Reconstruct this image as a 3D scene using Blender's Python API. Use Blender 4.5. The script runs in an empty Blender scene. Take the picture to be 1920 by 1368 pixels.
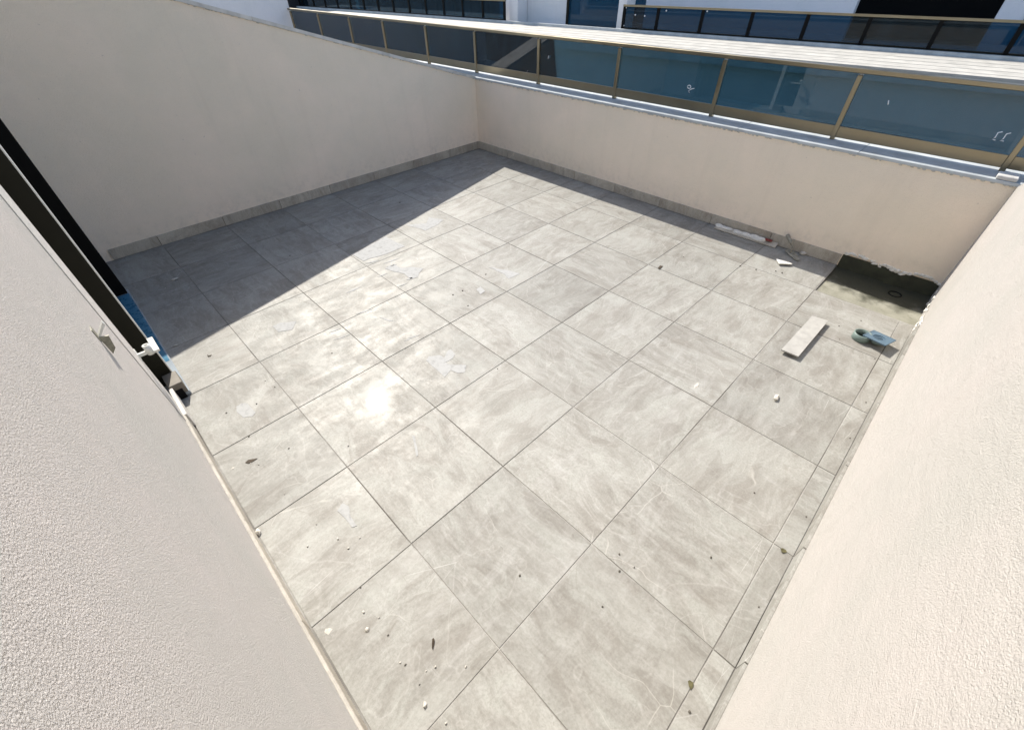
import bpy, bmesh, math, random
from mathutils import Vector, Matrix
random.seed(11)
S = bpy.context.scene
COL = S.collection

# ------------------------------------------------------------------ camera
F_PX, W_PX, H_PX = 804.2, 1920.0, 1368.0
CAM = Vector((-0.2872, -0.9858, 1.9893))
RGT = Vector((0.70903, -0.70513, -0.00901))
DWN = Vector((-0.48588, -0.47955, -0.73066))
FWD = Vector((0.51112, 0.52241, -0.68276))
cd = bpy.data.cameras.new('camera'); cam = bpy.data.objects.new('camera', cd); COL.objects.link(cam)
fz = FWD.normalized(); rx = (RGT - fz * RGT.dot(fz)).normalized(); up = rx.cross(fz)
m = Matrix((rx, up, -fz)).transposed().to_4x4(); m.translation = CAM
cam.matrix_world = m
cd.sensor_fit = 'HORIZONTAL'; cd.sensor_width = 36; cd.lens = F_PX / W_PX * 36
cd.clip_start = 0.01; cd.clip_end = 2000
S.camera = cam

# ------------------------------------------------------------------ sky, sun, exposure
SUN = Vector((0.237, 0.667, 0.706)).normalized()
EL = math.asin(SUN.z); ROT = math.atan2(SUN.x, SUN.y)
w = bpy.data.worlds.new('World'); S.world = w; w.use_nodes = True
wn = w.node_tree.nodes; wl = w.node_tree.links
sky = wn.new('ShaderNodeTexSky'); sky.sky_type = 'NISHITA'; sky.sun_disc = False
sky.sun_elevation = EL; sky.sun_rotation = ROT; sky.air_density = 1.0; sky.dust_density = 1.6
wl.new(sky.outputs[0], wn['Background'].inputs[0]); wn['Background'].inputs[1].default_value = 0.125
sd = bpy.data.lights.new('sun', 'SUN'); sun = bpy.data.objects.new('sun', sd); COL.objects.link(sun)
sd.energy = 3.9; sd.angle = math.radians(0.53); sd.color = (1.0, 0.945, 0.85)
sun.rotation_euler = SUN.to_track_quat('Z', 'Y').to_euler(); sun.location = (3, 8, 9)
S.view_settings.view_transform = 'Standard'; S.view_settings.look = 'None'
S.view_settings.exposure = 0.85; S.view_settings.gamma = 1.0

# ------------------------------------------------------------------ helpers
def ray(u, v):
    return rx * ((u - W_PX / 2) / F_PX) - up * ((v - H_PX / 2) / F_PX) + fz
def onz(u, v, z=0.0):
    d = ray(u, v); return CAM + d * ((z - CAM.z) / d.z)
def onx(u, v, x):
    d = ray(u, v); return CAM + d * ((x - CAM.x) / d.x)

def tag(o, label=None, cat=None, group=None, kind=None):
    if label: o['label'] = label
    if cat: o['category'] = cat
    if group: o['group'] = group
    if kind: o['kind'] = kind
    return o
def empty(name, loc, label=None, cat=None, group=None, kind=None, rz=0.0):
    o = bpy.data.objects.new(name, None); COL.objects.link(o); o.location = loc; o.rotation_euler = (0, 0, rz)
    o.empty_display_size = 0.1
    return tag(o, label, cat, group, kind)
def wloc(o):
    v = Vector((0, 0, 0))
    while o: v += o.location; o = o.parent
    return v

class MB:
    """collects shapes in world coordinates (or the parent's own when local=True) and links them as one mesh"""
    def __init__(s): s.bm = bmesh.new()
    def box(s, x0, x1, y0, y1, z0, z1, bev=0.0):
        vs = [s.bm.verts.new(p) for p in ((x0,y0,z0),(x1,y0,z0),(x1,y1,z0),(x0,y1,z0),(x0,y0,z1),(x1,y0,z1),(x1,y1,z1),(x0,y1,z1))]
        fs = [s.bm.faces.new([vs[i] for i in f]) for f in ((3,2,1,0),(4,5,6,7),(0,1,5,4),(1,2,6,5),(2,3,7,6),(3,0,4,7))]
        if bev:
            es = list({e for f in fs for e in f.edges})
            bmesh.ops.bevel(s.bm, geom=es, offset=bev, segments=1, affect='EDGES', profile=0.5)
        return s
    def prism(s, pts, ext):
        """closed polygon (3-D points) extruded by the vector ext"""
        ext = Vector(ext); a = [s.bm.verts.new(p) for p in pts]; b = [s.bm.verts.new(Vector(p) + ext) for p in pts]
        n = len(pts)
        fs = [s.bm.faces.new(a[::-1]), s.bm.faces.new(b)]
        fs += [s.bm.faces.new((a[i], a[(i+1) % n], b[(i+1) % n], b[i])) for i in range(n)]
        bmesh.ops.recalc_face_normals(s.bm, faces=fs)
        return s
    def lathe(s, c, prof, n=24, ax='z', close=False):
        c = Vector(c); rings = []
        for r, h in prof:
            ring = []
            for k in range(n):
                a = 2 * math.pi * k / n
                q = (r * math.cos(a), r * math.sin(a), h) if ax == 'z' else ((h, r * math.cos(a), r * math.sin(a)) if ax == 'x' else (r * math.cos(a), h, r * math.sin(a)))
                ring.append(s.bm.verts.new(c + Vector(q)))
            rings.append(ring)
        fs = []
        m_ = len(rings)
        for i in range(m_ if close else m_ - 1):
            A, B = rings[i], rings[(i + 1) % m_]
            for k in range(n): fs.append(s.bm.faces.new((A[k], A[(k+1) % n], B[(k+1) % n], B[k])))
        if not close:
            fs.append(s.bm.faces.new(rings[0][::-1])); fs.append(s.bm.faces.new(rings[-1]))
        bmesh.ops.recalc_face_normals(s.bm, faces=fs)
        for f in fs: f.smooth = True
        return s
    def tube(s, pts, rad, n=8, flat=None):
        pts = [Vector(p) for p in pts]; rs = rad if isinstance(rad, (list, tuple)) else [rad] * len(pts)
        rings = []
        for i, p in enumerate(pts):
            t = (pts[min(i + 1, len(pts) - 1)] - pts[max(i - 1, 0)]).normalized()
            a = t.cross(Vector((0, 0, 1)));
            if a.length < 1e-4: a = t.cross(Vector((1, 0, 0)))
            a.normalize(); b = t.cross(a)
            rings.append([s.bm.verts.new(p + (a * math.cos(2*math.pi*k/n) + b * math.sin(2*math.pi*k/n)) * rs[i]) for k in range(n)])
        fs = []
        for A, B in zip(rings, rings[1:]):
            for k in range(n): fs.append(s.bm.faces.new((A[k], A[(k+1) % n], B[(k+1) % n], B[k])))
        fs.append(s.bm.faces.new(rings[0][::-1])); fs.append(s.bm.faces.new(rings[-1]))
        bmesh.ops.recalc_face_normals(s.bm, faces=fs)
        for f in fs: f.smooth = True
        return s
    def lump(s, c, r, seed=0, sub=2, rough=.35, sc=(1, 1, .7)):
        rnd = random.Random(seed); c = Vector(c)
        ret = bmesh.ops.create_icosphere(s.bm, subdivisions=sub, radius=1.0)
        dirs = [(Vector((rnd.uniform(-1,1), rnd.uniform(-1,1), rnd.uniform(-1,1))).normalized(), rnd.uniform(-rough, rough)) for _ in range(7)]
        for v in ret['verts']:
            d = v.co.normalized(); k = 1 + sum(a * max(0, d.dot(q)) ** 3 for q, a in dirs)
            v.co = c + Vector((d.x * r * sc[0], d.y * r * sc[1], d.z * r * sc[2])) * k
        return s
    def build(s, name, mat, parent=None, local=False, label=None, cat=None, group=None, kind=None):
        bm = s.bm
        co = [v.co for v in bm.verts]
        o0 = Vector(((min(c.x for c in co) + max(c.x for c in co)) / 2, (min(c.y for c in co) + max(c.y for c in co)) / 2, min(c.z for c in co)))
        for v in bm.verts: v.co -= o0
        me = bpy.data.meshes.new(name); bm.to_mesh(me); bm.free()
        me.materials.append(mat)
        o = bpy.data.objects.new(name, me); COL.objects.link(o)
        if parent:
            o.parent = parent
            o.location = o0 if local else o0 - wloc(parent)
        else: o.location = o0
        return tag(o, label, cat, group, kind)

# ------------------------------------------------------------------ materials
class NT:
    def __init__(s, name):
        s.m = bpy.data.materials.new(name); s.m.use_nodes = True; s.t = s.m.node_tree; s.n = s.t.nodes; s.l = s.t.links
        s.b = s.n['Principled BSDF']
    def node(s, ty, ins=None, **kw):
        n = s.n.new(ty)
        for k, v in kw.items(): setattr(n, k, v)
        for k, v in (ins or {}).items(): s.put(n.inputs[k], v)
        return n
    def put(s, sock, v):
        if isinstance(v, bpy.types.NodeSocket): s.l.new(v, sock)
        else: sock.default_value = v
    def obco(s, rnd=False):
        tc = s.node('ShaderNodeTexCoord')
        if not rnd: return tc.outputs['Object']
        oi = s.node('ShaderNodeObjectInfo')
        q = s.node('ShaderNodeVectorMath', {0: (37.1, 91.7, 53.3)}, operation='SCALE'); s.put(q.inputs[3], oi.outputs['Random'])
        a = s.node('ShaderNodeVectorMath', {0: tc.outputs['Object'], 1: q.outputs[0]}, operation='ADD')
        return a.outputs[0]
    def world(s): return s.node('ShaderNodeNewGeometry').outputs['Position']
    def mapv(s, v, sc=(1,1,1), rot=(0,0,0)):
        return s.node('ShaderNodeMapping', {'Vector': v, 'Scale': sc, 'Rotation': rot}).outputs[0]
    def noise(s, v, scale, detail=4, rough=.55, dist=0):
        return s.node('ShaderNodeTexNoise', {'Vector': v, 'Scale': scale, 'Detail': detail, 'Roughness': rough, 'Distortion': dist}).outputs['Fac']
    def ramp(s, f, a, b, lo=0.0, hi=1.0):
        return s.node('ShaderNodeMapRange', {'Value': f, 'From Min': a, 'From Max': b, 'To Min': lo, 'To Max': hi}).outputs[0]
    def mix(s, f, a, b, mode='MIX'):
        n = s.node('ShaderNodeMix', data_type='RGBA', blend_type=mode)
        s.put(n.inputs[0], f); s.put(n.inputs[6], a); s.put(n.inputs[7], b); return n.outputs[2]
    def math(s, op, a, b=0.0):
        n = s.node('ShaderNodeMath', operation=op); s.put(n.inputs[0], a); s.put(n.inputs[1], b); return n.outputs[0]
    def bump(s, h, dist, strength=1.0, nrm=None):
        n = s.node('ShaderNodeBump', {'Height': h, 'Distance': dist, 'Strength': strength})
        if nrm: s.put(n.inputs['Normal'], nrm)
        return n.outputs[0]
def C(r, g, b): return (r, g, b, 1.0)

def plain(name, col, rough=.6, metal=0.0, var=.12, scale=14, bump=0.0, spec=.5):
    t = NT(name); v = t.obco(True)
    n = t.noise(v, scale, 5, .6)
    c = t.mix(t.ramp(n, .3, .7), C(*[x * (1 - var) for x in col]), C(*[min(1, x * (1 + var)) for x in col]))
    t.put(t.b.inputs['Base Color'], c); t.put(t.b.inputs['Roughness'], t.ramp(n, .2, .8, max(.03, rough - .08), min(1, rough + .08)))
    t.b.inputs['Metallic'].default_value = metal; t.b.inputs['Specular IOR Level'].default_value = spec
    if bump: t.put(t.b.inputs['Normal'], t.bump(t.noise(v, scale * 6, 4, .65), bump, 1.0))
    return t.m

def plaster(name, col, grain, depth, mott=.05, stains=.0):
    """troweled mineral plaster: worm-like grain, faint mottling"""
    t = NT(name); v = t.world()
    big = t.noise(v, 1.3, 4, .6); mid = t.noise(v, 7.0, 5, .6)
    g1 = t.noise(v, grain, 3.5, .62, .25); g2 = t.noise(v, grain * .42, 2, .5, .3)
    c1 = t.mix(t.ramp(big, .35, .65), C(col[0] * (1 - mott), col[1] * (1 - mott * .6), col[2] * (1 - mott * .7)), C(col[0] * (1 + mott), col[1] * (1 + mott * .7), col[2] * (1 + mott * .8)))
    c2 = t.mix(t.ramp(mid, .3, .7, 0, .35), c1, C(col[0] * .93, col[1] * .95, col[2] * .94))
    h = t.math('ADD', t.ramp(g1, .25, .75), t.math('MULTIPLY', g2, .7))
    pits = t.ramp(g1, .42, .28, 0, .35)
    c3 = t.mix(pits, c2, C(col[0] * .55, col[1] * .52, col[2] * .5))
    st = t.noise(t.mapv(v, (7.0, 7.0, .45)), 1.0, 5, .65, .2)
    c3 = t.mix(t.ramp(st, .54, .74, 0, .09), c3, C(col[0] * .55, col[1] * .53, col[2] * .5))
    fl = t.noise(t.mapv(v, (1, 1, 1.6)), 3.6, 4, .7, .8)
    c3 = t.mix(t.ramp(fl, .55, .60, 0, .05), c3, C(min(1, col[0] * 1.15), min(1, col[1] * 1.15), min(1, col[2] * 1.15)))
    sz = t.node('ShaderNodeSeparateXYZ', {0: v}).outputs[2]
    spl = t.math('MULTIPLY', t.ramp(sz, .32, .10), t.ramp(t.noise(v, 16, 5, .7), .48, .70, 0, .22))
    c3 = t.mix(spl, c3, C(.34, .31, .26))
    sp = t.noise(v, 31, 2, .5); c3 = t.mix(t.ramp(sp, .75, .78, 0, .25), c3, C(.32, .29, .25))
    t.put(t.b.inputs['Base Color'], c3)
    t.b.inputs['Roughness'].default_value = .92; t.b.inputs['Specular IOR Level'].default_value = .25
    t.put(t.b.inputs['Normal'], t.bump(h, depth, 1.0, t.bump(t.math('ADD', mid, t.noise(t.mapv(v, (2.0, 2.0, 5.0), (.4, .3, 0)), 5.0, 5, .6, .6)), .006, .6)))
    return t.m

def tile_mat(name, gloss=True):
    """stone-look porcelain: streaked clouds, fine speckle, thin pale veins and hairline dark ones, dusty film"""
    t = NT(name)
    tc = t.node('ShaderNodeTexCoord'); oi = t.node('ShaderNodeObjectInfo'); rnd = oi.outputs['Random']
    off = t.node('ShaderNodeVectorMath', {0: (37.1, 91.7, 53.3)}, operation='SCALE'); t.put(off.inputs[3], rnd)
    turn = t.math('MULTIPLY', t.math('FLOOR', t.math('MULTIPLY', rnd, 7.0)), 1.5708)
    rot = t.node('ShaderNodeVectorRotate', {'Vector': tc.outputs['Object'], 'Angle': turn}, rotation_type='Z_AXIS').outputs[0]
    v = t.node('ShaderNodeVectorMath', {0: rot, 1: off.outputs[0]}, operation='ADD').outputs[0]
    warp = t.node('ShaderNodeTexNoise', {'Vector': v, 'Scale': 2.2, 'Detail': 3})
    wv = t.node('ShaderNodeVectorMath', {0: v, 1: t.node('ShaderNodeVectorMath', {0: warp.outputs['Color'], 3: .22}, operation='SCALE').outputs[0]}, operation='ADD').outputs[0]
    streak = t.noise(t.mapv(wv, (2.4, 12.0, 1), (0, 0, .25)), 2.3, 8, .68, .3)
    cloud = t.noise(wv, 3.1, 6, .62, .3)
    fine = t.noise(t.mapv(v, (1.0, 2.6, 1)), 42, 4, .7)
    grit = t.noise(v, 260, 2, .6)
    patchy = t.noise(t.mapv(wv, (1.0, 2.2, 1), (0, 0, .25)), 4.6, 5, .6, .6)
    micro = t.noise(v, 95, 4, .75)
    base = t.mix(t.ramp(streak, .34, .66), C(.245, .232, .21), C(.41, .402, .38))
    base = t.mix(t.ramp(cloud, .42, .64, 0, .75), base, C(.425, .424, .402))
    base = t.mix(t.ramp(patchy, .53, .62, 0, .52), base, C(.25, .230, .207))
    base = t.mix(t.ramp(patchy, .45, .37, 0, .5), base, C(.43, .438, .412))
    base = t.mix(t.ramp(micro, .47, .63, 0, .36), base, C(.22, .208, .188))
    base = t.mix(t.ramp(micro, .50, .34, 0, .20), base, C(.50, .49, .465))
    base = t.mix(t.ramp(fine, .54, .70, 0, .30), base, C(.25, .232, .205))
    base = t.mix(t.ramp(grit, .60, .74, 0, .30), base, C(.20, .19, .17))
    bw = t.node('ShaderNodeTexVoronoi', {'Vector': t.mapv(wv, (1.5, 5.2, 1), (0, 0, .62)), 'Scale': 1.25}).outputs['Color']
    bws = t.node('ShaderNodeSeparateColor', {0: bw}).outputs[0]
    base = t.mix(t.ramp(bws, .55, 1.0, 0, .30), base, C(.45, .447, .425)); base = t.mix(t.ramp(bws, .45, 0, 0, .30), base, C(.255, .236, .212))
    vo = t.node('ShaderNodeTexVoronoi', {'Vector': t.mapv(wv, (1.3, 2.4, 1), (0, 0, .5)), 'Scale': 1.5}, feature='DISTANCE_TO_EDGE').outputs['Distance']
    gate = t.ramp(t.noise(v, 3.7, 2), .53, .62)
    base = t.mix(t.math('MULTIPLY', t.math('MULTIPLY', t.ramp(vo, .006, .001), .5), gate), base, C(.58, .565, .53))
    vo2 = t.node('ShaderNodeTexVoronoi', {'Vector': t.mapv(wv, (2.7, 1.6, 1), (0, 0, -.4)), 'Scale': 2.3}, feature='DISTANCE_TO_EDGE').outputs['Distance']
    gate2 = t.ramp(t.noise(v, 4.9, 2), .56, .66, 0, .4)
    base = t.mix(t.math('MULTIPLY', t.ramp(vo2, .012, .002), gate2), base, C(.24, .22, .19))
    # shade differs a little from tile to tile
    base = t.mix(1.0, base, C(.985, .98, .945) if gloss else C(1.12, 1.03, .90), 'MULTIPLY')
    hv = t.node('ShaderNodeHueSaturation', {'Color': base, 'Value': t.ramp(rnd, 0, 1, .67, .82) if gloss else t.ramp(rnd, 0, 1, 1.05, 1.25)}).outputs[0]
    # building dust: wiped smears in world space
    p = t.world()
    d1 = t.noise(t.mapv(p, (1.0, 3.5, 1), (0, 0, .6)), 2.6, 6, .7, .5); d2 = t.noise(p, .8, 3, .5)
    dust = t.math('MULTIPLY', t.ramp(d1, .52, .74), t.ramp(d2, .42, .62, .1, .75))
    col = t.mix(t.math('MULTIPLY', dust, .5), hv, C(.47, .465, .45))
    wm = t.noise(p, 2.3, 3, .5, 1.2)
    ringm = t.ramp(t.math('ABSOLUTE', t.math('SUBTRACT', wm, .56)), .0, .012, .16, 0)
    col = t.mix(ringm, col, C(.50, .49, .46))
    ft = t.noise(t.mapv(p, (1.4, 2.6, 1), (0, 0, -.5)), 3.4, 5, .7, .3)
    col = t.mix(t.ramp(ft, .57, .68, 0, .30), col, C(.205, .19, .165))
    fb = t.noise(t.mapv(p, (5.5, 1.1, 1), (0, 0, .55)), 3.0, 6, .75, .2)
    col = t.mix(t.ramp(fb, .58, .72, 0, .28), col, C(.47, .468, .45))
    scr = t.node('ShaderNodeTexVoronoi', {'Vector': t.mapv(p, (.9, 5.5, 1), (0, 0, 1.1)), 'Scale': 1.4}, feature='DISTANCE_TO_EDGE').outputs['Distance']
    sg = t.ramp(t.noise(p, 2.1, 2), .58, .66)
    col = t.mix(t.math('MULTIPLY', t.ramp(scr, .005, .0005), t.math('MULTIPLY', sg, .35)), col, C(.60, .59, .57))
    t.put(t.b.inputs['Base Color'], col)
    wipe = t.ramp(t.noise(t.mapv(p, (1.2, 2.0, 1), (0, 0, .4)), 3.3, 6, .75, .25), .40, .62)
    r = t.ramp(wipe, 0, 1, .58, .40); t.put(t.b.inputs['Roughness'], t.math('ADD', r, t.math('MULTIPLY', micro, .16)))
    t.b.inputs['Specular IOR Level'].default_value = .36
    spk = t.math('MULTIPLY', t.ramp(grit, .42, .62, .15, 1.9), t.ramp(micro, .35, .65, .3, 1.5))
    t.put(t.b.inputs['Coat Weight'], t.math('MULTIPLY', spk, .007 if gloss else .0))
    t.put(t.b.inputs['Coat Roughness'], t.ramp(wipe, 0, 1, .07, .15))
    hh = t.math('ADD', t.math('MULTIPLY', grit, .5), fine)
    nb = t.bump(hh, .00022, 1.0); t.put(t.b.inputs['Normal'], nb); t.put(t.b.inputs['Coat Normal'], t.bump(hh, .00012, 1.0))
    return t.m

def grout_mat():
    t = NT('grout'); v = t.world()
    n = t.noise(v, 1.1, 3, .5); n2 = t.noise(v, 30, 4, .7)
    c = t.mix(t.ramp(n, .42, .56), C(.085, .077, .065), C(.34, .325, .30))
    c = t.mix(t.ramp(n2, .4, .7, 0, .5), c, C(.14, .13, .115))
    t.put(t.b.inputs['Base Color'], c); t.b.inputs['Roughness'].default_value = .95
    t.put(t.b.inputs['Normal'], t.bump(n2, .001))
    return t.m

def glass_mat(name, tint, refl=1.0, rough=0.0):
    t = NT(name); t.n.remove(t.b)
    out = t.n['Material Output']
    tr = t.node('ShaderNodeBsdfTransparent', {'Color': C(*tint)})
    gl = t.node('ShaderNodeBsdfGlossy', {'Color': C(.93, .97, 1.0), 'Roughness': rough})
    fr = t.node('ShaderNodeFresnel', {'IOR': 1.52})
    f = t.math('MULTIPLY', fr.outputs[0], refl)
    mx = t.node('ShaderNodeMixShader', {0: f, 1: tr.outputs[0], 2: gl.outputs[0]})
    dv = t.node('ShaderNodeBsdfDiffuse', {'Color': C(.17, .28, .33)})
    dn = t.ramp(t.noise(t.mapv(t.world(), (1, 1, .35)), 9, 6, .7), .45, .8, .03, .09)
    m2 = t.node('ShaderNodeMixShader', {0: dn, 1: mx.outputs[0], 2: dv.outputs[0]})
    t.l.new(m2.outputs[0], out.inputs[0])
    return t.m

def film(name, col):
    t = NT(name); v = t.world(); n = t.noise(v, 28, 6, .7, .3)
    t.put(t.b.inputs['Base Color'], C(*col)); t.b.inputs['Roughness'].default_value = .7; t.b.inputs['Specular IOR Level'].default_value = .2
    t.put(t.b.inputs['Alpha'], t.ramp(n, .28, .50, .62, .95)); return t.m

PL = (.93, .80, .65)
M = {}
M['plaster_near_lifted'] = plaster('plaster_coarse_lifted', (.75, .70, .65), 320, .0056)  # same coarse plaster as the side wall, lightened against its weak grazing sun
M['plaster_side_dimmed'] = plaster('plaster_coarse_dimmed', (.46, .433, .402), 320, .0020)  # sunlit copy of the coarse plaster, darkened in colour to hold back full sun
M['plaster'] = plaster('plaster_fine', PL, 230, .0022)
M['plaster_smooth'] = plaster('plaster_smooth', (.62, .58, .53), 60, .0003)
M['plaster_white'] = plaster('plaster_white', (.72, .72, .74), 120, .001)
M['tile'] = tile_mat('porcelain_tile')
M['skirt'] = tile_mat('porcelain_skirting', False)
M['grout'] = grout_mat()
M['stone'] = plain('pale_stone', (.60, .58, .54), .55, var=.22, scale=9, bump=.0006)
M['stone_blue'] = plain('pale_marble_slab', (.44, .47, .48), .4, var=.2, scale=6, bump=.0003)
M['mortar'] = plain('rough_mortar', (.55, .52, .46), .95, var=.25, scale=25, bump=.003)
M['mortar_white'] = plain('white_mortar', (.70, .68, .62), .95, var=.15, scale=40, bump=.002)
M['crumb'] = plain('grey_mortar', (.50, .475, .42), .95, var=.2, scale=60)
M['sill'] = plain('polished_sill_stone', (.30, .335, .36), .13, var=.15, scale=5)
M['crust'] = plain('crusted_mortar', (.30, .28, .225), .95, var=.35, scale=50, bump=.004)
M['strip'] = plain('pale_tile_face', (.365, .355, .33), .6, var=.14, scale=18)
M['filler'] = plain('cream_filler', (.40, .375, .33), .9, var=.2, scale=20)
M['sky_reflection'] = plain('sky_reflection', (.05, .17, .27), .28, var=.25, scale=12, bump=.0006)  # blue of the sky mirrored in the shaded sill, put into the colour
M['cement'] = plain('wet_cement', (.36, .345, .275), .8, var=.3, scale=7, bump=.003)
M['membrane'] = plain('dark_membrane', (.035, .038, .022), .6, var=.5, scale=9, bump=.004)
M['bronze'] = plain('bronze_aluminium', (.31, .27, .19), .34, metal=1.0, var=.06, scale=5)
M['bronze_dark'] = plain('dark_bronze_aluminium', (.013, .0125, .008), .5, spec=.15, var=.15, scale=6)
M['foot'] = plain('brown_plastic', (.17, .15, .12), .5, var=.15, scale=20)
M['black'] = plain('black_aluminium', (.004, .004, .004), .6, spec=.12, var=.2, scale=6)
M['steel'] = plain('white_painted_steel', (.66, .66, .62), .4, var=.12, scale=60)
M['rust_steel'] = plain('grey_steel', (.26, .25, .2), .55, metal=.3, var=.3, scale=60)
M['glass'] = glass_mat('tinted_glass', (.33, .52, .62), 1.2)
M['glass_far'] = glass_mat('dark_tinted_glass', (.12, .28, .38), .6)
M['door_glass'] = glass_mat('door_glass', (.35, .38, .38), 1.0)
M['white_mark'] = plain('white_marker', (.85, .85, .85), .6, var=.03)
M['residue'] = film('dried_paste', (.385, .385, .375))
M['pvc_green'] = plain('grey_green_pipe', (.15, .20, .18), .45, var=.15, scale=30)
M['pvc_blue'] = plain('blue_grey_plastic', (.085, .135, .18), .42, var=.1, scale=40)
M['leaf'] = plain('dry_leaf', (.05, .035, .02), .8, var=.4, scale=60)
M['leaf_green'] = plain('wilted_leaf', (.10, .09, .04), .8, var=.4, scale=60)
M['dark_grit'] = plain('dark_grit', (.08, .07, .055), .9, var=.3, scale=60)
M['asphalt'] = plain('asphalt', (.06, .06, .06), .9, var=.25, scale=3, bump=.004)
M['facade'] = plain('facade_plaster', (.50, .49, .47), .9, var=.06, scale=2, bump=.001)
M['interior'] = plain('dark_interior', (.02, .02, .022), .9)
M['metal_sheet'] = plain('pale_roof_sheet', (.43, .415, .375), .7, var=.16, scale=5, bump=.001)
M['red'] = plain('red_plastic', (.20, .03, .025), .5)

def damp_shaded_cement():
    t = NT('damp_shaded_cement'); v = t.world()
    n = t.noise(v, 9, 5, .65); n2 = t.noise(v, 60, 4, .7)
    c = t.mix(t.ramp(n, .35, .65), C(.20, .195, .15), C(.28, .272, .22))
    d = t.node('ShaderNodeVectorMath', {0: t.mapv(v, (1, .62, 1)), 1: (4.12, -.60, -.02)}, operation='DISTANCE').outputs['Value']
    wet_shade = t.ramp(t.math('ADD', d, t.math('MULTIPLY', t.math('SUBTRACT', n, .5), .35)), .25, .40, .94, 0)  # damp oval, stretched and deepened to put the corner's shade into the colour
    c = t.mix(wet_shade, c, C(.03, .031, .018)); c = t.mix(t.ramp(n2, .6, .72, 0, .6), c, C(.12, .115, .08))
    t.put(t.b.inputs['Base Color'], c); t.put(t.b.inputs['Roughness'], t.ramp(wet_shade, 0, .85, .9, .6))
    t.put(t.b.inputs['Normal'], t.bump(n2, .002))
    return t.m
M['damp'] = damp_shaded_cement()  # damp cement with shade painted in

# ------------------------------------------------------------------ setting
X0, X1, Y0, Y1 = -0.500, 4.160, -1.290, 4.200      # inner faces (skirting) of the terrace
WX0, WX1, WY0, WY1 = -0.512, 4.172, -1.302, 4.212  # plaster faces
ZP = 0.865                                         # plastered height of the parapet
GZ = -3.3
MB().box(-220, 260, -240, 260, GZ - .3, GZ).build('street', M['asphalt'], label='grey asphalt street far below the terraces', kind='structure')

floor = empty('terrace_floor', (1.83, 1.455, -.25), 'terrace floor of large grey stone-look porcelain tiles', kind='structure')
PX, PY = 3.606, -.604                              # corner of the tile left out at the drain
sl = MB(); sl.box(WX0 - .3, WX1 + .02, PY, WY1 + .02, -.25, -.0028); sl.box(WX0 - .3, PX, WY0 - .02, PY, -.25, -.0028)
sl.build('grout_bed', M['grout'], floor)
sb = bmesh.new()
NB = 14
for i in range(NB + 1):
    for j in range(NB + 1):
        x = PX - .001 + (WX1 + .014 - PX) * i / NB; y = WY0 - .015 + (PY - WY0 + .016) * j / NB
        dd = math.hypot(x - 4.03, y + 1.085)
        sb.verts.new((x, y, -.018 - .004 * math.sin(9 * x + 5 * y) - .010 * max(0, 1 - dd / .3) + random.uniform(-.0012, .0012)))
sb.verts.ensure_lookup_table()
for i in range(NB):
    for j in range(NB):
        a = i * (NB + 1) + j; sb.faces.new([sb.verts[k] for k in (a, a + NB + 1, a + NB + 2, a + 1)])
bed = MB(); bed.bm.free(); bed.bm = sb
bed.build('bare_screed', M['damp'], floor, label='bare cement patch where one tile is missing')

def tile_mesh(w_, h_, th=.0095, ch=.0012):
    bm = bmesh.new(); x, y = w_ / 2, h_ / 2
    L = [(-x, -y), (x, -y), (x, y), (-x, y)]
    a = [bm.verts.new((p[0], p[1], -th)) for p in L]; b = [bm.verts.new((p[0], p[1], -ch)) for p in L]
    c = [bm.verts.new((p[0] - math.copysign(ch, p[0]), p[1] - math.copysign(ch, p[1]), 0)) for p in L]
    for A, B in ((a, b), (b, c)):
        for k in range(4): bm.faces.new((A[k], A[(k+1) % 4], B[(k+1) % 4], B[k]))
    bm.faces.new(c); bm.faces.new(a[::-1])
    me = bpy.data.meshes.new('tile'); bm.to_mesh(me); bm.free(); me.materials.append(M['tile']); return me
xs = [X0 + .004] + [.6 * i for i in range(0, 7)] + [X1 + .002]
ys = [Y0 + .0005] + [-1.2 + .6 * j for j in range(0, 9)] + [Y1 + .002]
cache = {}
G = .0042
for i in range(len(xs) - 1):
    for j in range(len(ys) - 1):
        if i == len(xs) - 2 and j <= 1: continue
        a, b, c, d = xs[i], xs[i + 1], ys[j], ys[j + 1]
        key = (round(b - a, 3), round(d - c, 3))
        if key not in cache: cache[key] = tile_mesh(b - a - G, d - c - G)
        o = bpy.data.objects.new('tile', cache[key]); COL.objects.link(o); o.parent = floor
        o.location = Vector(((a + b) / 2, (c + d) / 2, random.uniform(-.0004, .0004))) - floor.location
        o.rotation_euler = (random.gauss(0, .0006), random.gauss(0, .0006), random.gauss(0, .0007))

# --- dried paste patches, shapes read off the photograph, lying on the tiles
def patch(pts, z=.0011, name='paste_patch', mat='residue', th=.0006):
    rag = []
    for (a, b), (c, d) in zip(pts, pts[1:] + pts[:1]):
        for k in range(3): rag.append((a + (c - a) * k / 3 + (random.uniform(-.9, .9) if k else 0), b + (d - b) * k / 3 + (random.uniform(-.7, .7) if k else 0)))
    if name == 'paste_smear': rag = pts
    q = [onz(u, v, z) for u, v in rag]
    MB().prism([(p.x, p.y, z) for p in q], (0, 0, th)).build(name, M[mat], floor)
def zp(x0, y0, k, pts): return [(x0 + a / k, y0 + b / k) for a, b in pts]
patch(zp(560, 360, 3.42, [(818,1080),(835,1052),(905,1045),(935,1060),(950,1025),(975,1008),(1003,1040),(985,1068),(940,1090),(965,1105),(1075,1108),(1065,1155),(1020,1160),(975,1140),(935,1185)]))
patch(zp(560, 360, 3.42, [(345,402),(440,352),(560,285),(600,310),(682,348),(560,398),(415,442)]))
patch(zp(560, 360, 3.42, [(552,490),(610,466),(660,486),(730,480),(800,488),(770,520),(765,545),(720,560),(680,525),(620,512)]))
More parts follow.
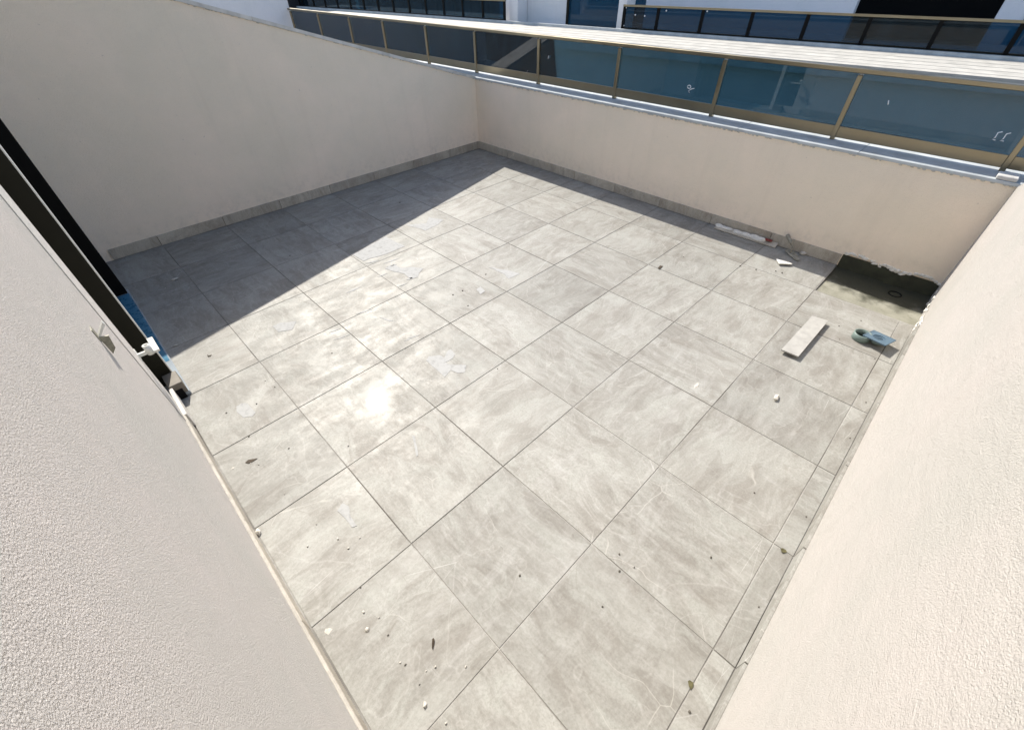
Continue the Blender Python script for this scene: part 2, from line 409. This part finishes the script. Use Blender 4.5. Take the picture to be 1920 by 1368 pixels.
patch(zp(560, 360, 3.42, [(690,212),(820,200),(835,160),(930,178),(880,215),(812,248),(770,232)]))
patch(zp(560, 360, 3.42, [(1218,482),(1330,500),(1418,522),(1345,555),(1310,520)]))
patch(zp(560, 360, 3.42, [(1140,625),(1165,605),(1195,635),(1165,655)]))
patch(zp(560, 360, 3.42, [(512,800),(545,806),(605,824),(580,828)]))
patch(zp(350, 700, 3.42, [(318,215),(345,192),(385,190),(410,215),(442,250),(420,275),(365,282),(322,245)]))
patch(zp(350, 700, 3.42, [(965,880),(1000,830),(1040,850),(1050,915),(1092,975),(1060,985),(1020,930)]))
patch(zp(350, 700, 3.42, [(1445,400),(1462,398),(1485,525),(1472,532)]))
patch(zp(180, 240, 2.4615, [(815,915),(850,898),(925,890),(905,930),(840,940)]))
for k in range(16):
    u, v = random.uniform(590, 780), random.uniform(470, 640)
    if v < 760 - .52 * u + 90: continue
    L = random.uniform(12, 34); a = random.uniform(-.5, -.25); ww = random.uniform(.8, 2.0)
    patch([(u, v), (u + L * .5, v + L * .5 * a - ww), (u + L, v + L * a), (u + L * .5, v + L * .5 * a + ww)], name='paste_smear')

# ------------------------------------------------------------------ walls
def slope_z(x): return .862 + (4.172 - x) * .2935
def skirt_run(parent, axis, a, b, fixed, d, mat='skirt', h=.1, step=.6, start=None, skip=None):
    """a row of skirting tiles, each its own piece. axis 'x' or 'y' = running direction, d = thickness direction sign"""
    lo, hi = sorted((fixed - d * .001, fixed + d * .007)); bk_ = MB()
    if axis == 'x': bk_.box(a + .01, b - .01, lo, hi, .002, h - .006)
    else: bk_.box(lo, hi, a + .01, b - .01, .002, h - .006)
    bk_.build('skirting_grout', M['dark_grit'], parent)
    cuts = [a]; k = math.ceil((a + 1e-4) / step)
    while k * step < b - 1e-4: cuts.append(k * step); k += 1
    cuts.append(b)
    for p, q in zip(cuts, cuts[1:]):
        if q - p < .03: continue
        lo, hi = sorted((fixed, fixed + d * (.0125 + random.uniform(-.0008, .0008))))
        dz = random.uniform(-.001, .001)
        mb = MB()
        if axis == 'x': mb.box(p + .0022, q - .0022, lo, hi, .0015, h + dz, .0012)
        else: mb.box(lo, hi, p + .0022, q - .0022, .0015, h + dz, .0012)
        mb.build('skirting_tile', M[mat], parent)

# partition wall with the raking top
pw = empty('partition_wall', (1.8, 4.34, GZ), 'tall beige plastered partition wall in shade with raking top', 'wall')
YB = WY1 + .27
MB().prism([(WX0 - .4, WY1, -.24), (4.60, WY1, -.24), (4.60, WY1, slope_z(4.172)), (4.172, WY1, slope_z(4.172)), (WX0 - .4, WY1, slope_z(WX0 - .4))], (0, .27, 0)).build('plaster_face', M['plaster'], pw)
MB().box(WX0 - .4, 4.60, WY1 + .002, YB - .002, GZ, -.24).build('wall_base', M['facade'], pw)
cut = [-.9, .35, 1.55, 2.75, 3.7, 4.172]
for p, q in zip(cut, cut[1:]):
    MB().prism([(p + .002, WY1 - .012, slope_z(p) + .001), (q - .002, WY1 - .012, slope_z(q) + .001), (q - .002, WY1 - .012, slope_z(q) + .031), (p + .002, WY1 - .012, slope_z(p) + .031)], (0, .294, 0)).build('coping_slab', M['stone'], pw)
skirt_run(pw, 'x', X0 + .10, X1, WY1, -1)
mo = MB()
for k in range(90):
    x = random.uniform(.3, 4.15); r = random.uniform(.004, .010)
    mo.lump((x, WY1 - .004, slope_z(x) + .001), r, k, 1, .4, (1.8, .8, .8))
mo.build('mortar_beads', M['mortar'], pw, kind='stuff')

# parapet
pp = empty('parapet_wall', (4.35, 1.45, GZ), 'low beige plastered parapet wall below the glass balustrade', 'wall')
XB = 4.60
pm = MB(); pm.box(WX1, XB, PY, WY1 - .001, -.24, ZP)
# ragged lower edge over the missing tile
n = 46; edge = []
rr = random.Random(5); zz = .098
for k in range(n + 1):
    y = PY + (WY0 - PY) * k / n
    zz += rr.uniform(-.011, .011); zz = min(.128, max(.082, zz + .0006))
    edge.append((WX1, y, zz))
pm.prism([(WX1, PY, ZP), (WX1, PY, edge[0][2])] + edge[1:-1] + [(WX1, WY0, edge[-1][2]), (WX1, WY0, ZP)], (.012, 0, 0))
pm.box(WX1 + .0125, XB, WY0 - .30, PY - .0005, -.24, ZP)
pm.build('plaster_face', M['plaster'], pp)
MB().box(WX1 + .0055, WX1 + .0122, WY0 + .001, PY - .001, -.03, .10).build('membrane_upturn', M['membrane'], pp, label='dark damp membrane showing where the skirting is missing')
lp = MB()
for k in range(110):
    q = edge[rr.randrange(len(edge))]; lp.lump((WX1 - .001, q[1] + rr.uniform(-.01, .01), q[2] + rr.uniform(-.004, .008)), rr.uniform(.006, .015), 300 + k, 1, .6, (.8, 1.4, .8))
lp.build('broken_plaster_edge', M['mortar_white'], pp, kind='stuff')
MB().box(WX1 + .003, XB - .003, WY0 - .3, WY1 + .27, GZ, -.24).build('wall_base', M['facade'], pp)
yc = [WY0 - .28, -.35, .62, 1.83, 3.02, WY1 + .26]
for p, q in zip(yc, yc[1:]):
    MB().box(WX1 - .010, XB + .02, p + .0015, q - .0015, ZP + .001, ZP + .023, .002).build('coping_slab', M['stone_blue'], pp)
mo = MB()
for k in range(170):
    y = random.uniform(WY0, WY1); mo.lump((WX1 - .0045 + random.uniform(-.002, .002), y, ZP - .003 + random.uniform(-.004, .003)), random.uniform(.004, .009), 500 + k, 1, .5, (.7, 2.0, .8))
mo.build('mortar_beads', M['mortar'], pp, kind='stuff')
skirt_run(pp, 'y', PY + .002, Y1 - .0005, WX1, -1)
MB().box(WX1 - .008, WX1 + .10, WY0 + .02, WY0 + .13, ZP + .0245, ZP + .050, .004).build('loose_coping_end', M['stone'], pp)

# side wall
sw = empty('side_wall', (1.8, -1.43, GZ), 'sunlit beige coarse plastered side wall beside the drain corner', 'wall')
MB().prism([(WX0 - .4, WY0, -.24), (4.60, WY0, -.24), (4.60, WY0, slope_z(4.172)), (4.172, WY0, slope_z(4.172)), (WX0 - .4, WY0, slope_z(WX0 - .4) + .5)], (0, -.27, 0)).build('plaster_face', M['plaster_side_dimmed'], sw)
MB().box(WX0 - .4, 4.60, WY0 - .268, WY0 - .002, GZ, -.24).build('wall_base', M['facade'], sw)
skirt_run(sw, 'x', X0 + .003, 3.43, WY0, 1, 'tile')
lp = MB()
for k in range(46): lp.lump((3.44 + rr.random() ** 2 * .7, WY0 + .004, rr.uniform(.0, .12)), rr.uniform(.006, .015), 800 + k, 1, .5, (1.2, .5, 1))
lp.build('mortar_beads', M['mortar_white'], sw, kind='stuff')

# house wall with the door opening
DY0, DY1, DZ = 1.66, 3.56, 2.40
hw = empty('house_wall', (-.66, 1.45, GZ), 'house wall of coarse beige plaster beside the terrace door', 'wall')
hm = MB(); T = -.80
hm.box(T, WX0, WY0 - .0005, DY0, -.0015, 3.4); hm.box(T, WX0, DY1, WY1 - .0005, -.0015, 3.4); hm.box(T, WX0, DY0 + .0005, DY1 - .0005, DZ, 3.4)
hm.build('plaster_face', M['plaster_near_lifted'], hw)
MB().box(T, WX0 - .003, WY0, WY1, GZ, -.26).build('wall_base', M['facade'], hw)
MB().box(WX0 - .001, WX0 + .004, DY0 - .21, DY0 - .001, .10, DZ + .2, .001).build('smooth_surround', M['plaster_smooth'], hw)
MB().box(WX0 - .001, WX0 + .004, DY1 + .001, DY1 + .21, .10, DZ + .2, .001).build('smooth_surround', M['plaster_smooth'], hw)
skirt_run(hw, 'y', Y0 + .003, 1.50, WX0, 1)
MB().box(WX0 - .001, WX0 + .0105, Y0 + .02, 1.50, .1015, .1085, .002).build('filler_line', M['filler'], hw)
MB().box(WX0, WX0 + .022, 1.505, 1.80, .002, .104, .002).build('skirting_tile', M['plaster_smooth'], hw, label='thicker pale skirting end beside the door')

# terrace door
dr = empty('terrace_door', (-.56, 2.6, 0), 'dark bronze framed terrace door with pale stone sill', 'door')
MB().box(-.79, -.424, 1.81, 3.476, .0012, .026, .002).build('sill', M['sill'], dr)
MB().box(-.78, -.432, 2.22, 3.39, .0268, .0276).build('sky_reflection_sheet', M['sky_reflection'], dr, label='thin blue sheet painting the sky reflection on the door sill')  # added sheet, its blue stands for sky reflected in the polished sill
MB().box(-.60, -.452, 1.955, 2.015, .028, DZ - .002, .002).build('jamb_post', M['bronze_dark'], dr)
MB().box(-.452, -.446, 1.957, 2.012, .028, DZ - .002, .001).build('lit_edge_strip', M['steel'], dr, label='pale strip standing for the sunlit edge of the jamb post')  # added pale strip, grazing sun on the post edge put into its colour
MB().box(-.62, -.438, 3.40, 3.475, .028, DZ - .002, .002).build('jamb_post', M['black'], dr)
MB().box(-.508, -.430, 1.805, 1.95, .028, .112, .003).build('guide_foot', M['foot'], dr)
MB().box(-.500, -.450, 1.79, 1.8045, .002, .07, .002).build('guide_foot', M['black'], dr)
fr = MB().box(-.74, -.70, 2.017, 2.09, .028, DZ - .004).build('leaf_frame', M['bronze_dark'], dr)
MB().box(-.74, -.70, 3.32, 3.398, .028, DZ - .004).build('leaf_frame', M['bronze_dark'], dr)
MB().box(-.74, -.70, 2.092, 3.318, .028, .11).build('leaf_frame', M['bronze_dark'], dr)
MB().box(-.74, -.70, 2.092, 3.318, DZ - .09, DZ - .004).build('leaf_frame', M['bronze_dark'], dr)
MB().box(-.725, -.715, 2.092, 3.318, .112, DZ - .092).build('glass_pane', M['door_glass'], dr)
rm = MB(); rm.box(-3.5, -.802, 1.2, 4.0, -.15, -.10); rm.box(-3.5, -.802, 1.2, 4.0, 2.6, 2.65); rm.box(-3.55, -3.5, 1.2, 4.0, -.1, 2.6); rm.box(-3.5, -.802, 1.15, 1.2, -.1, 2.6); rm.box(-3.5, -.802, 4.0, 4.05, -.1, 2.6)
rm.build('room_shell', M['interior'], dr)

# shutter hinge and hold-back on the house wall
hg = empty('pivot_bracket', (WX0, 1.65, .45), 'white steel pivot bracket with round socket beside the dark door post', 'bracket')
MB().lathe((-.455, 1.655, .455), [(.017, 0), (.017, .058), (.0105, .058), (.0105, .03)], 20).build('knuckle', M['steel'], hg)
MB().box(WX0 + .002, -.468, 1.648, 1.662, .462, .482, .001).build('wall_arm', M['steel'], hg)
MB().box(-.442, -.414, 1.650, 1.80, .452, .466, .001).build('leaf_arm', M['steel'], hg)
MB().box(WX0 - .001, WX0 + .005, 1.62, 1.69, .44, .50, .001).build('wall_plate', M['steel'], hg)
hb = empty('shutter_holdback', (WX0, .965, 1.0), 'small steel shutter hold-back sticking out of the plaster', 'bracket')
MB().box(WX0 - .002, WX0 + .003, .945, .985, .985, 1.04, .001).build('wall_plate', M['rust_steel'], hb)
MB().prism([(WX0 + .003, .960, 1.002), (WX0 + .006, .960, .996), (WX0 + .043, .960, 1.036), (WX0 + .040, .960, 1.048)], (0, .02, 0)).build('arm', M['steel'], hb)
MB().prism([(WX0 + .002, .956, 1.001), (WX0 + .030, .956, .994), (WX0 + .022, .956, .940), (WX0 + .004, .956, .920)], (0, .006, 0)).build('catch', M['rust_steel'], hb)

# ------------------------------------------------------------------ glass balustrade
XR = 4.395; CT = ZP + .023
bal = empty('glass_balustrade', (XR, 3.5, CT), 'bronze framed glass balustrade standing on the parapet coping', 'railing')
PYS = [-2.28, -1.185, -.087, 0.99, 2.125, 3.268, 4.427, 5.52, 6.66, 7.72, 8.86, 10.02]
ZR0, ZR1 = 1.352, 1.384
MB().box(XR - .030, XR + .030, PYS[0] - .1, 10.08, ZR0, ZR1, .004).build('handrail', M['bronze'], bal)
for y in PYS:
    p = MB().box(XR - .021, XR + .021, y - .017, y + .017, CT + .001, ZR0 - .012, .002).build('post', M['bronze'], bal)
    MB().lathe((XR, y, ZR0 - .0118), [(.008, 0), (.008, .0112)], 12).build('screw_cap', M['steel'], p)
panes = []
for p, q in zip(PYS, PYS[1:]):
    MB().box(XR - .014, XR + .014, p + .0175, q - .0175, CT + .020, CT + .102, .002).build('bottom_rail', M['bronze'], bal)
    panes.append(MB().box(XR - .004, XR + .004, p + .0175, q - .0175, CT + .1025, ZR0 - .0005).build('glass_pane', M['glass'], bal))
def pane_for(y):
    for k, (p, q) in enumerate(zip(PYS, PYS[1:])):
        if p <= y < q: return panes[k]
def scribble(pts, r=.0035):
    q = [onx(u, v, XR - .0065) for u, v in pts]
    MB().tube([(XR - .0062, p.y, p.z) for p in q], r, 6).build('marker_stroke', M['white_mark'], pane_for(q[0].y))
scribble(zp(940, 0, 3.8, [(1338 + 12*math.cos(a*.7), 620 + 12*math.sin(a*.7)) for a in range(10)]))
scribble(zp(940, 0, 3.8, [(1375, 631), (1352, 636), (1332, 650), (1340, 661)]))
scribble(zp(1420, 0, 3.8, [(1748,940),(1715,946),(1695,980),(1672,992),(1696,1000)]))
scribble(zp(1420, 0, 3.8, [(1808,948),(1776,955),(1752,990),(1730,1002),(1756,1007)]))
scribble(zp(1420, 0, 3.8, [(936,715), (932,746)])); scribble(zp(940, 0, 3.8, [(337,398), (333,420)])); scribble(zp(940, 0, 3.8, [(188,502), (180,520), (200,534)]), .002)

# neighbour's terrace beyond the partition: slab, low parapet, end wall
nb = empty('neighbour_wall', (2.2, 10.2, GZ), 'tall lavender grey end wall where the balustrade stops', 'wall')
MB().box(-.9, 4.42, 10.09, 10.36, GZ, 3.2).build('plaster_face', M['plaster_white'], nb)
np_ = empty('neighbour_parapet', (4.35, 7.3, GZ), 'low parapet of the next terrace carrying the balustrade', 'wall')
MB().box(WX1, XB, YB + .002, 10.088, GZ, ZP).build('plaster_face', M['plaster'], np_)
MB().box(WX1 - .01, XB + .02, YB + .004, 10.086, ZP + .001, ZP + .023, .002).build('coping_slab', M['stone_blue'], np_)
MB().box(-.9, WX1 - .002, YB + .002, 10.088, -.25, -.004).build('neighbour_floor', M['stone'], label='floor of the next terrace behind the partition', kind='structure')

# ------------------------------------------------------------------ building opposite (own frame: x away from us, y along its front)
TH = math.atan(.092)
ob = empty('opposite_building', (10.27, 0, GZ), 'pale building across the street with pillars and dark doorway', 'building', rz=TH)
LZ = .885 - GZ                                     # ledge height in the building's frame
def L(*a): return MB().box(*a)
L(-1.55, 3.2, -12, 19.05, 0, LZ - .16).build('facade', M['facade'], ob, local=True)
led = L(-1.75, .02, -12, 19.05, LZ - .159, LZ).build('ledge', M['metal_sheet'], ob, local=True, label='wide pale ledge in full sun')
for k in range(5):
    x = -1.55 + k * .34
    L(x, x + .02, -12, 19.04, LZ + .0005, LZ + .003).build('ledge_rib', M['metal_sheet'], ob, local=True)
L(-.06, .015, -12, 19.04, LZ + .0005, LZ + .05).build('kerb', M['stone_blue'], ob, local=True)
for a, b in ((8.86, 9.125), (5.815, 6.01)):
    L(.22, .60, a, b, LZ - .1, LZ + 1.0).build('pillar', M['plaster_white'], ob, local=True)
L(.62, .75, 7.60, 9.6, LZ - .1, LZ + 1.0).build('recess_wall', M['plaster_white'], ob, local=True)
wd = L(.64, .68, 5.6, 7.595, LZ - .1, LZ + 1.0).build('recess_window', M['glass_far'], ob, local=True)
L(.585, .618, 7.57, 7.63, LZ, LZ + 1.0).build('recess_mullion', M['bronze_dark'], ob, local=True)
bk = 2.55
L(bk, bk + .25, 1.90, 11.5, LZ - .5, LZ + 2.9).build('back_wall', M['plaster_white'], ob, local=True)
L(bk, bk + .25, -12, -.33, LZ - .5, LZ + 2.9).build('back_wall', M['plaster_white'], ob, local=True)
L(bk, bk + .25, 11.52, 19.0, LZ + 1.0, LZ + 2.9).build('back_wall', M['plaster_white'], ob, local=True)
L(bk + .2, bk + 3.2, -1.2, 2.6, LZ - .5, LZ - .45).build('room_floor', M['interior'], ob, local=True)
L(bk + 3.2, bk + 3.3, -1.2, 2.6, LZ - .5, LZ + 2.9).build('room_wall', M['interior'], ob, local=True)
L(bk + .252, bk + 3.2, -1.3, -1.2, LZ - .5, LZ + 2.9).build('room_wall', M['interior'], ob, local=True)
L(bk + .252, bk + 3.2, 2.6, 2.7, LZ - .5, LZ + 2.9).build('room_wall', M['interior'], ob, local=True)
L(bk, bk + 3.3, -12, 19, LZ + 2.902, LZ + 3.1).build('roof_slab', M['facade'], ob, local=True)
for s_ in (-.75, -1.3):
    L(bk - .02, bk - .002, s_, s_ + .03, LZ - .3, LZ + 2.8).build('panel_joint', M['bronze_dark'], ob, local=True)
L(bk + .05, bk + .1, 11.52, 19.0, LZ - .5, LZ + .998).build('window_band', M['glass_far'], ob, local=True)
L(bk + .6, bk + .7, 11.52, 19.0, LZ - .5, LZ + .998).build('room_wall', M['facade'], ob, local=True)
for k in range(9):
    L(bk - .02, bk + .04, 11.9 + k * .8, 11.98 + k * .8, LZ - .5, LZ + .99).build('window_mullion', M['black'], ob, local=True)
L(-.3, 2.5, 19.06, 19.4, LZ - 1, LZ + 2.9).build('end_wall', M['interior'], ob, local=True)

def far_rail(name, label, a, b, step, dots=()):
    r = empty(name, (10.27, 0, .885), label, 'railing', 'glass railings on the opposite building', rz=TH)
    L(.045, .105, a, b, .420, .452).build('handrail', M['bronze'], r, local=True)
    y = a + .03; ps = []
    while y < b: ps.append(y); y += step
    if b - ps[-1] > .2: ps.append(b - .03)
    for y in ps: L(.055, .095, y - .03, y + .03, .002, .419).build('post', M['black'], r, local=True)
    for p, q in zip(ps, ps[1:]):
        L(.060, .09, p + .031, q - .031, .03, .07).build('bottom_rail', M['bronze_dark'], r, local=True)
        L(.072, .078, p + .031, q - .031, .071, .4185).build('glass_pane', M['glass_far'], r, local=True)
    for (y, z) in dots:
        MB().lathe((.060, y, z), [(.013, 0), (.013, .010)], 10, 'x').build('white_dot', M['white_mark'], r, local=True)
far_rail('far_balustrade', 'dark glass railing across the street in front of the black doorway', -10, 5.80, .935, ((5.74, .40), (5.74, .10), (5.5, .29), (5.28, .28), (4.82, .38), (3.98, .40)))
far_rail('far_balustrade', 'dark glass railing across the street before the long window band', 9.14, 19.0, .74)

# ------------------------------------------------------------------ loose things on the floor
# drain pipe stub in the bare patch
dp = empty('drain_pipe', (4.03, -1.085, -.03), 'dark round drain pipe stub sunk in the bare cement', 'pipe')
MB().lathe((4.03, -1.085, -.032), [(.047, 0), (.047, .014), (.041, .014), (.041, 0)], 28, close=True).build('rim', M['black'], dp)
MB().lathe((4.03, -1.085, -.031), [(.040, 0), (.040, .003)], 24).build('bore', M['interior'], dp)

# tile strip lying proud of the floor
ts = empty('tile_offcut', (2.92, -.76, 0), 'long narrow tile offcut lying raised on the tiles', 'tile')
P = [onz(*q, .031) for q in ((1465,655), (1497,668), (1553,601), (1523,592))]
MB().prism([(p.x, p.y, .022) for p in P], (0, 0, .0095)).build('strip', M['strip'], ts)
for t_ in (.16, .5, .82):
    c = (P[0].lerp(P[3], t_) + P[1].lerp(P[2], t_)) / 2
    MB().lump((c.x, c.y + .005, .010), .026, int(t_ * 50), 2, .3, (1.3, 1.2, .42)).build('mortar_dab', M['mortar'], ts)

# skirting piece with mortar on its back, lying at the parapet
sk = empty('skirting_offcut', (4.13, .21, 0), 'skirting tile offcut with lumpy white mortar lying by the parapet', 'tile')
MB().prism([(4.078, .512, .002), (4.084, -.092, .002), (4.147, -.090, .024), (4.145, .514, .024)], (-.004, 0, .0095)).build('strip', M['skirt'], sk)
for k, (y, r) in enumerate(((.44, .07), (.27, .075), (.10, .08))):
    ml = MB(); rq = random.Random(k + 3)
    for q in range(9):
        ml.lump((4.118 + rq.uniform(-.012, .016), y + rq.uniform(-.06, .06), .020 + rq.uniform(0, .010)), r * rq.uniform(.35, .62), 40 + k * 10 + q, 2, .45, (.5, 1.0, .42))
    ml.build('mortar_lump', M['mortar_white'], sk)
MB().box(4.112, 4.142, -.035, .03, .034, .046, .003).build('red_cap', M['red'], sk)

# trowel
tr = empty('mortar_trowel', (4.05, -.26, 0), 'mortar-crusted trowel with its handle leaning on the skirting', 'trowel')
A = [onz(*q, .012) for q in ((1470.6,469.8), (1486,468.7), (1499,486.5), (1492.5,487.5))]
B_ = [A[0], A[0].lerp(A[1], .5) + Vector((.012, .006, 0)), A[1], A[1].lerp(A[2], .5) + Vector((.006, -.004, 0)), A[2], A[2].lerp(A[3], .5) + Vector((-.012, -.008, 0)), A[3], A[3].lerp(A[0], .5) + Vector((-.004, 0, 0))]
MB().prism([(p.x, p.y, .006 + .012 * (1 - k / 8)) for k, p in enumerate(B_)], (0, 0, .002)).build('blade', M['crust'], tr)
MB().tube([(4.075, -.230, .016), (4.085, -.232, .045), (4.088, -.222, .070), (4.092, -.212, .082)], [.007, .007, .0075, .010], 10).build('tang', M['crust'], tr)
MB().tube([(4.092, -.212, .082), (4.100, -.192, .098), (4.112, -.170, .112), (4.124, -.148, .126), (4.132, -.132, .136)], [.011, .017, .015, .019, .015], 12).build('handle', M['crust'], tr)

# broken tile shard
P = [onz(*q, .016) for q in ((1456,484), (1461,495), (1485,496), (1478,489))]
zs = (.003, .014, .014, .003)
MB().prism([(p.x, p.y, z) for p, z in zip(P, zs)], (0, 0, .009)).build('tile_shard', M['mortar_white'], label='small broken white tile shard half in shade near the trowel', cat='tile shard')

# pipe ring and drain cover
MB().lathe((3.150, -1.048, .0005), [(.052, 0), (.055, .004), (.055, .050), (.047, .050), (.047, 0)], 36, close=True).build('pipe_ring', M['pvc_green'], label='grey-green plastic pipe ring under the blue drain cover', cat='pipe')
dc = empty('drain_cover', (3.17, -1.14, .05), 'square blue-grey plastic drain cover with round hollow resting on the ring', 'drain cover')
dc.rotation_euler = (math.radians(-4), math.radians(5), math.radians(-16))
h = .074
bm = bmesh.new()
n = 32
sq = []
for k in range(n):
    a = 2 * math.pi * (k + .0) / n; c, s_ = math.cos(a), math.sin(a); q = h / max(abs(c), abs(s_)); sq.append((c * q, s_ * q))
def ring(f): return [bm.verts.new(f(k)) for k in range(n)]
cs = [(math.cos(2*math.pi*k/n), math.sin(2*math.pi*k/n)) for k in range(n)]
R_ = [ring(lambda k: (sq[k][0], sq[k][1], -.004)), ring(lambda k: (sq[k][0], sq[k][1], .004)), ring(lambda k: (sq[k][0] * .94, sq[k][1] * .94, .004)), ring(lambda k: (sq[k][0] * .93, sq[k][1] * .93, .0025)),
      ring(lambda k: (cs[k][0] * .037, cs[k][1] * .037, .0025)), ring(lambda k: (cs[k][0] * .035, cs[k][1] * .035, -.012)), ring(lambda k: (cs[k][0] * .030, cs[k][1] * .030, -.012)), ring(lambda k: (cs[k][0] * .027, cs[k][1] * .027, -.004))]
for a, b in zip(R_, R_[1:]):
    for k in range(n): bm.faces.new((a[k], a[(k+1) % n], b[(k+1) % n], b[k]))
bm.faces.new(R_[-1]); bm.faces.new(R_[0][::-1])
bmesh.ops.recalc_face_normals(bm, faces=bm.faces)
mb = MB(); mb.bm.free(); mb.bm = bm; mb.build('frame_plate', M['pvc_blue'], dc, local=True)
MB().lathe((0, 0, -.036), [(.040, 0), (.043, .006), (.043, .0315)], 28).build('socket', M['pvc_green'], dc, local=True)

# ------------------------------------------------------------------ crumbs, chips, leaves
def crumb(u, v, r, kind):
    p = onz(u, v, 0)
    if kind == 'pale':
        MB().lump((p.x, p.y, r * .5), r, int(u * 7 + v), 1, .8, (1, random.uniform(.6, 1.2), .7)).build('mortar_crumb', M['crumb'], label='small pale mortar crumb lying on the tiles', cat='crumb', group='mortar crumbs scattered over the tiles')
    else:
        MB().lump((p.x, p.y, r * .4), r, int(u * 7 + v), 1, .6, (1.2, random.uniform(.5, .9), .6)).build('dark_grit', M['dark_grit'], label='tiny dark speck of grit on the tiles', cat='grit', group='dark grit scattered over the tiles')
pale = zp(350,700,3.42,[(413,578),(462,585),(627,773),(833,965),(1110,1053),(775,1108),(1037,1118),(970,1060)]) + \
       zp(450,950,3.272,[(760,643),(853,677),(982,953),(1142,1003),(1198,978),(1385,978),(1262,1328)]) + \
       zp(900,240,3.2,[(1275,893),(1772,858)]) + zp(180,240,2.4615,[(320,740)]) + zp(100,560,4.275,[(950,382)]) + zp(1320,390,3.84,[(765,403),(735,330)])
for u, v in pale: crumb(u, v, random.uniform(.003, .0058) * (1.3 if v < 600 else 1), 'pale')
dark = zp(350,700,3.42,[(450,195),(255,253),(565,88),(400,404),(655,480),(1037,465),(505,48)]) + zp(450,950,3.272,[(910,785),(1103,1087),(740,493),(1015,967)]) + \
       zp(900,950,3.2,[(835,282),(733,597),(838,385),(1255,1227),(1672,600),(1385,302),(925,362),(238,410)]) + zp(1200,650,3.04,[(1287,317),(1197,520),(650,832),(947,968)]) + \
       zp(1320,390,3.84,[(375,447),(515,455),(560,468),(1130,812),(970,850),(975,945),(1230,1085),(258,418)]) + zp(900,240,3.2,[(1220,775),(1562,828),(1655,850)]) + \
       zp(560,360,3.42,[(215,1033),(683,1005),(990,660),(1052,633),(1085,730),(725,552),(1200,528),(1275,1133)]) + zp(180,240,2.4615,[(1403,345),(895,590)])
for u, v in dark: crumb(u, v, random.uniform(.0035, .0055) * (1.5 if v < 620 else 1), 'grit')
def chip(u, v, r, label, sc=(1.2, .8, .35), mat='crumb', seed=3, z=0):
    p = onz(u, v, z); MB().lump((p.x, p.y, z + r * sc[2] * .7), r, seed, 1, .95, sc).build('mortar_chip', M[mat], label=label, cat='mortar chip')
chip(689, 1179, .0085, 'chunky pale mortar bit between smaller crumbs near the house wall', (1, .9, .8), seed=8)
chip(797, 1319, .0085, 'blocky pale mortar bit lying near the long dark leaf', (1, .9, .9), seed=9)
chip(615, 1181, .016, 'flat crushed white mortar spot beside the house wall skirting', (1, .8, .10), seed=10)
chip(436, 878, .010, 'flat white plaster fleck beside two crumbs near the house wall', (1.2, .8, .14), seed=11)
chip(1306, 722, .019, 'flat white mortar chip on the tile beside a pale lump', (1.2, .7, .2), seed=12)
chip(1456, 747, .020, 'pale mortar lump casting a shadow, between tile offcut and side wall', (1.3, .7, .6), seed=13)
chip(1505, 477, .030, 'largest mortar lump in the shade right behind the trowel blade', (1, 1.0, .6), seed=14)
chip(1543, 483.5, .028, 'oval mortar lump in the shade beside the bare patch', (1.3, .7, .5), seed=15)
chip(327, 525, .022, 'white fleck lying in the shade near the terrace door', (1.3, .7, .4), seed=16)
chip(329, 648, .013, 'small white fleck at the shadow edge beside the door sill', (1.3, .7, .4), seed=17)
chip(486, 999, .013, 'grey mortar clod stuck against the house wall skirting', (.8, 1.2, .7), 'mortar', seed=18)

def leaf(pts, label, mat='leaf', name='dry_leaf', lift=.006):
    q = [onz(u, v, .003) for u, v in pts]; n_ = len(q)
    MB().prism([(p.x, p.y, .0015 + lift * (0.5 + .5 * math.cos(2 * math.pi * k / n_))) for k, p in enumerate(q)], (0, 0, .0009)).build(name, M[mat], label=label, cat='leaf')
leaf(zp(450,950,3.272,[(1180,812),(1187,803),(1194,812),(1192,840),(1183,876),(1177,862),(1179,838)]), 'long narrow dark dry leaf lying alone on a pale tile')
leaf(zp(900,950,3.2,[(1245,1045),(1256,1038),(1280,1052),(1282,1075),(1265,1094),(1253,1078)]), 'small olive wilted leaf on the dark joint beside the side wall', 'leaf_green')
leaf(zp(900,950,3.2,[(1800,252),(1815,248),(1836,258),(1842,270),(1822,276),(1808,270)]), 'small dark wilted leaf on the narrow border tile', 'leaf_green')
leaf(zp(900,240,3.2,[(1066,842),(1080,826),(1098,828),(1090,838),(1076,848)]), 'curled brown leaf fragment on tiles near the parapet shadow')
leaf(zp(100,560,4.275,[(1232,452),(1250,456),(1270,446),(1258,460),(1240,462)]), 'tiny dark curled leaf near the door sill')
leaf(zp(350,700,3.42,[(375,570),(395,552),(455,542),(425,562),(395,575)]), 'flat brown smudged leaf beside two pale crumbs', lift=.001)
